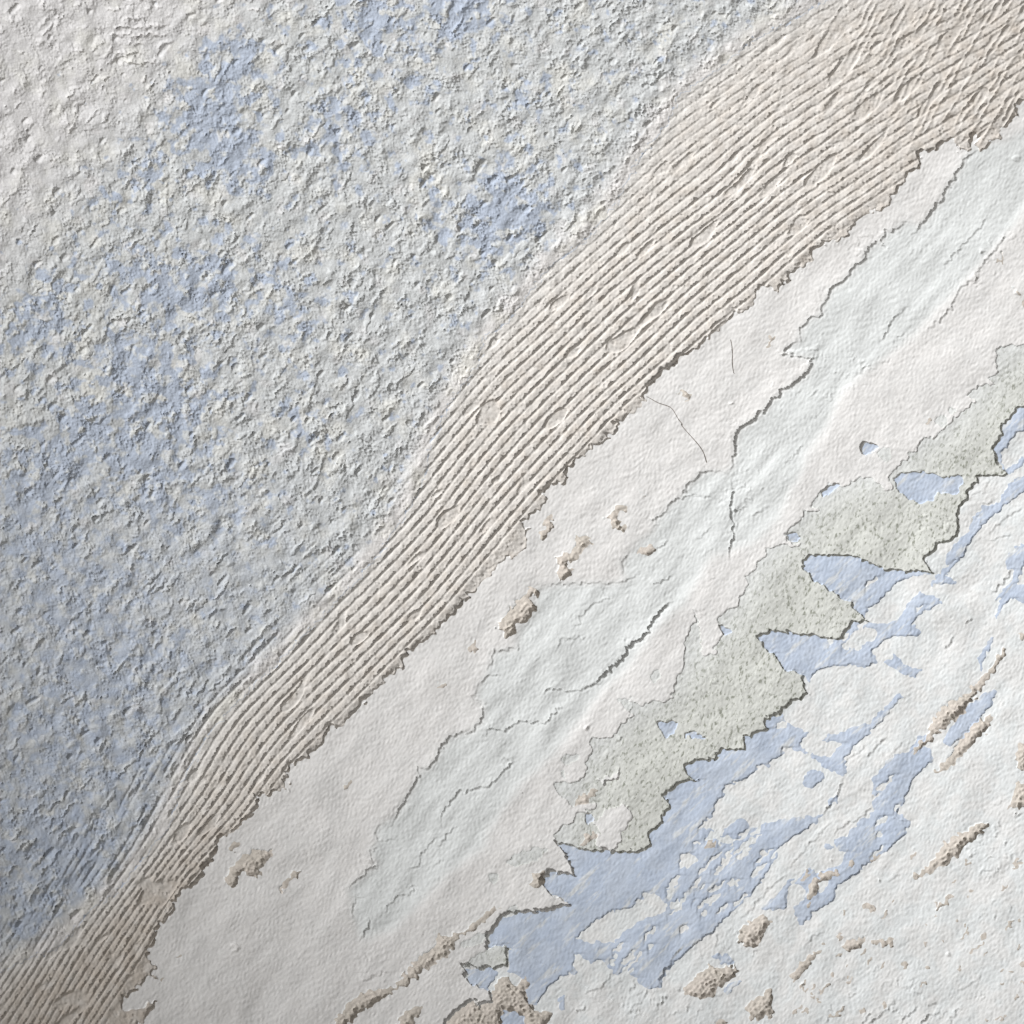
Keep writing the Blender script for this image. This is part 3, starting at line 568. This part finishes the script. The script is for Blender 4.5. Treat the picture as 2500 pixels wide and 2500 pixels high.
c = mixc(nt, attr(nt, 'warm'), (.470, .530, .632), (.515, .570, .660)); c = mixc(nt, ramp(nt, noise(nt, 90, 3), .58, .75, 0, .4), c, (.57, .61, .66)); c = mixc(nt, ramp(nt, noise(nt, 260, 5, .65, (45, .2)), .55, .64, 0, .8), c, (.68, .69, .685)); finish(nt, b, c, .25)
m, nt, b = mat('grey_green_paint'); MATS['green'] = m
c = mixc(nt, attr(nt, 'tone'), (.635, .640, .598), (.680, .688, .670))
spk = nd(nt, 'ShaderNodeMath', operation='MULTIPLY'); nt.links.new(ramp(nt, noise(nt, 780, 2, .55, (20, .55)), .55, .68, 0, .80), spk.inputs[0]); nt.links.new(ramp(nt, attr(nt, 'tone'), 0, 1, 1, .45), spk.inputs[1])
c = mixc(nt, spk.outputs[0], c, (.22, .23, .18)); finish(nt, b, c, .3)
m, nt, b = mat('bare_plaster'); MATS['beige'] = m
c = mixc(nt, attr(nt, 'warm'), (.545, .498, .440), (.605, .548, .490)); c = mixc(nt, ramp(nt, noise(nt, 420, 4), .5, .72, 0, .5), c, (.64, .59, .52)); finish(nt, b, c, .5, .0004, 700, .1)
m, nt, b = mat('combed_beige'); MATS['band'] = m
c = mixc(nt, attr(nt, 'warm'), (.680, .643, .600), (.560, .502, .440)); c = mixc(nt, attr(nt, 'tone'), c, (.715, .695, .665)); c = mixc(nt, ramp(nt, noise(nt, 300, 4), .55, .72, 0, .4), c, (.71, .68, .645)); finish(nt, b, c, .45, .0004, 800, .1)
m, nt, b = mat('rough_white_blue'); MATS['rough'] = m
c = mixc(nt, attr(nt, 'warm'), (.590, .596, .582), (.705, .682, .662)); c = mixc(nt, ramp(nt, noise(nt, 60, 4), .50, .66, 0, .65), c, (.71, .69, .625))
c = mixc(nt, attr(nt, 'tone'), c, (.425, .475, .565)); finish(nt, b, c, .6, .0004, 700, .1)

# ------------------------------------------------------------------ meshes
px = ((U - 1250) * S).astype(np.float32); pz = ((1250 - V) * S).astype(np.float32); py = (H * S).astype(np.float32)
fl = Lb[:-1, :-1].copy()                                     # label of each cell
def components(A):
    """4-connected pieces of equal label, by runs"""
    par = []; pl = []; size = []
    def find(a):
        while par[a] != a: par[a] = par[par[a]]; a = par[a]
        return a
    out = np.empty(A.shape, np.int32); prev = []
    for j in range(A.shape[0]):
        row = A[j]; cut = np.flatnonzero(np.diff(row)) + 1
        st = np.concatenate([[0], cut]); en = np.concatenate([cut, [len(row)]]); cur = []; p = 0
        for s0, e0 in zip(st.tolist(), en.tolist()):
            lab = int(row[s0]); me_ = len(par); par.append(me_); pl.append(lab); size.append(e0 - s0)
            while p < len(prev) and prev[p][1] <= s0: p += 1
            q = p
            while q < len(prev) and prev[q][0] < e0:
                if pl[prev[q][2]] == lab:
                    a, b = find(prev[q][2]), find(me_)
                    if a != b: par[b] = a; size[a] += size[b]
                q += 1
            cur.append((s0, e0, me_)); out[j, s0:e0] = me_
        prev = cur
    root = np.array([find(a) for a in range(len(par))], np.int32)
    return root[out], np.array(size), np.array(pl)
for rnd in range(4):
    cc, sz_, pl_ = components(fl)
    roots, firsts = np.unique(cc, return_index=True)
    bylab = {}
    for rt in roots: bylab.setdefault(int(pl_[rt]), []).append((int(sz_[rt]), int(rt)))
    remap = np.arange(len(pl_), dtype=np.int32); remap[roots] = pl_[roots]
    for lab, comps in bylab.items():
        comps.sort(reverse=True); d_ = parts[lab]
        for i_, (s_, rt) in enumerate(comps):
            if d_['parent'] is not None and (s_ < 10 or (i_ > 0 and s_ < 20 and rnd < 3)): remap[rt] = d_['parent']
            elif d_['parent'] is None and i_ > 0 and s_ < (24 if rnd < 2 else 3):
                fi_ = firsts[np.searchsorted(roots, rt)]; W_ = fl.shape[1]; remap[rt] = lab
                for off_ in (-1, -W_, 1, W_):
                    nb_ = int(fl.ravel()[np.clip(fi_ + off_, 0, fl.size - 1)])
                    if nb_ != lab and (parts[nb_]['mat'] == d_['mat'] or s_ < 6 or d_['mat'] not in ('band', 'rough')): remap[rt] = nb_; break
            elif i_ > 0 and s_ >= 3 and rnd == 3:
                if d_['parent'] is None:
                    remap[rt] = part({'white': 'bare_patch', 'blue': 'paint_patch', 'green': 'lifted_patch', 'skim': 'coat_island', 'band': 'comb_furrow', 'rough': 'crust'}[d_['mat']], lab, d_['mat'])
                else: remap[rt] = part(d_['name'], d_['parent'], d_['mat'])
    fl = remap[cc]
# relax the stair steps of the outlines
fpad = np.pad(fl, 1, mode='edge')
q00, q01, q10, q11 = fpad[:-1, :-1], fpad[:-1, 1:], fpad[1:, :-1], fpad[1:, 1:]
eu = q00 != q01; ed = q10 != q11; el = q00 != q10; er = q01 != q11      # border edges leaving each vertex: up, down, left, right
cnt = eu.astype(int) + ed + el + er
bv = cnt == 2; bv[0] = bv[-1] = False; bv[:, 0] = bv[:, -1] = False
for _ in range(3):
    for A in (px, pz):
        P4 = np.pad(A, 1, mode='edge')
        s_ = eu * P4[:-2, 1:-1] + ed * P4[2:, 1:-1] + el * P4[1:-1, :-2] + er * P4[1:-1, 2:]
        A[bv] = (.5 * A + .25 * s_)[bv]
verts = np.stack([px, py, pz], -1).reshape(-1, 3)
idx = np.arange(n * n, dtype=np.int32).reshape(n, n)
quads = np.stack([idx[:-1, :-1], idx[1:, :-1], idx[1:, 1:], idx[:-1, 1:]], -1).reshape(-1, 4)
order = np.argsort(fl.ravel(), kind='stable'); sorted_l = fl.ravel()[order]
toneF, warmF = tone.ravel(), warm.ravel()

wall = bpy.data.objects.new('wall', None); col.objects.link(wall); wall.empty_display_size = .05
wall.location = (0, 0, -.25)
wall['label'] = 'flaking wall with a combed beige plaster band, worn white coats and pale blue paint'
wall['category'] = 'wall'; wall['kind'] = 'thing'
OBJ = {}
def build(pid):
    a, b_ = np.searchsorted(sorted_l, pid), np.searchsorted(sorted_l, pid + 1)
    if b_ - a < 3: return None
    qd = quads[order[a:b_]]
    used, inv = np.unique(qd, return_inverse=True); inv = inv.reshape(-1).astype(np.int32)
    d_ = parts[pid]; me = bpy.data.meshes.new(d_['name'])
    me.vertices.add(len(used)); me.vertices.foreach_set('co', verts[used].ravel())
    nq = len(qd); me.loops.add(nq * 4); me.loops.foreach_set('vertex_index', inv)
    me.polygons.add(nq); me.polygons.foreach_set('loop_start', np.arange(0, nq * 4, 4, dtype=np.int32))
    me.polygons.foreach_set('use_smooth', np.ones(nq, bool))
    me.update(calc_edges=True)
    for nm, arr in (('tone', toneF), ('warm', warmF)):
        at_ = me.attributes.new(nm, 'FLOAT', 'POINT'); at_.data.foreach_set('value', arr[used].astype(np.float32))
    me.materials.append(MATS[d_['mat']])
    o = bpy.data.objects.new(d_['name'], me); col.objects.link(o)
    if d_['label']: o['label'] = d_['label']
    return o
for pid in range(len(parts)):
    o = build(pid)
    if o is None: continue
    OBJ[pid] = o; p_ = parts[pid]['parent']
    if p_ is None: o.parent = wall; o.location = (0, 0, .25)
    else: o.parent = OBJ[p_]

# wall body behind the coats
def box(name, x0, x1, y0, y1, z0, z1, mt, parent, off):
    me = bpy.data.meshes.new(name)
    v = [(x, y, z - off) for x in (x0, x1) for y in (y0, y1) for z in (z0, z1)]
    f = [(0, 1, 3, 2), (4, 6, 7, 5), (0, 4, 5, 1), (2, 3, 7, 6), (0, 2, 6, 4), (1, 5, 7, 3)]
    me.from_pydata(v, [], f); me.update(); me.materials.append(mt)
    o = bpy.data.objects.new(name, me); col.objects.link(o); o.parent = parent; return o
ext_m = (ax[-1] - 1250) * S
box('wall_body', -ext_m, ext_m, 0.012, .09, -ext_m, ext_m, MATS['beige'], wall, -.25)

# ------------------------------------------------------------------ stray hairs lying on the wall
hm, nt, b = mat('hair'); b.inputs['Base Color'].default_value = (.20, .16, .13, 1)
def hair(pts, r, label):
    cu = bpy.data.curves.new('hair', 'CURVE'); cu.dimensions = '3D'; cu.bevel_depth = r; cu.bevel_resolution = 1
    sp = cu.splines.new('NURBS'); sp.points.add(len(pts) - 1); sp.use_endpoint_u = True; sp.order_u = 4
    for p_, (u_, v_) in zip(sp.points, pts):
        h_ = at(H, np.array([u_]), np.array([v_]))[0]
        p_.co = ((u_ - 1250) * S, (h_ - .8) * S, (1250 - v_) * S, 1)
    cu.materials.append(hm)
    tmp = bpy.data.objects.new('hair', cu); me = bpy.data.meshes.new_from_object(tmp); bpy.data.objects.remove(tmp)
    o = bpy.data.objects.new('hair', me); col.objects.link(o)
    o['label'] = label; o['category'] = 'hair'; o['group'] = 'stray hairs stuck to the wall'
hair(P('CC 1680,330 1700,312 1730,318 1780,355 1840,370 1870,385 1900,450 1932,480', 'CR 0,470 50,530 110,590 140,640 150,690'), .00013, 'long curved dark hair lying on the smooth white coat')
hair(P('CR 285,0 300,60 290,110 300,180 305,190'), .0001, 'short fine hair on the smooth coat near the combed band')
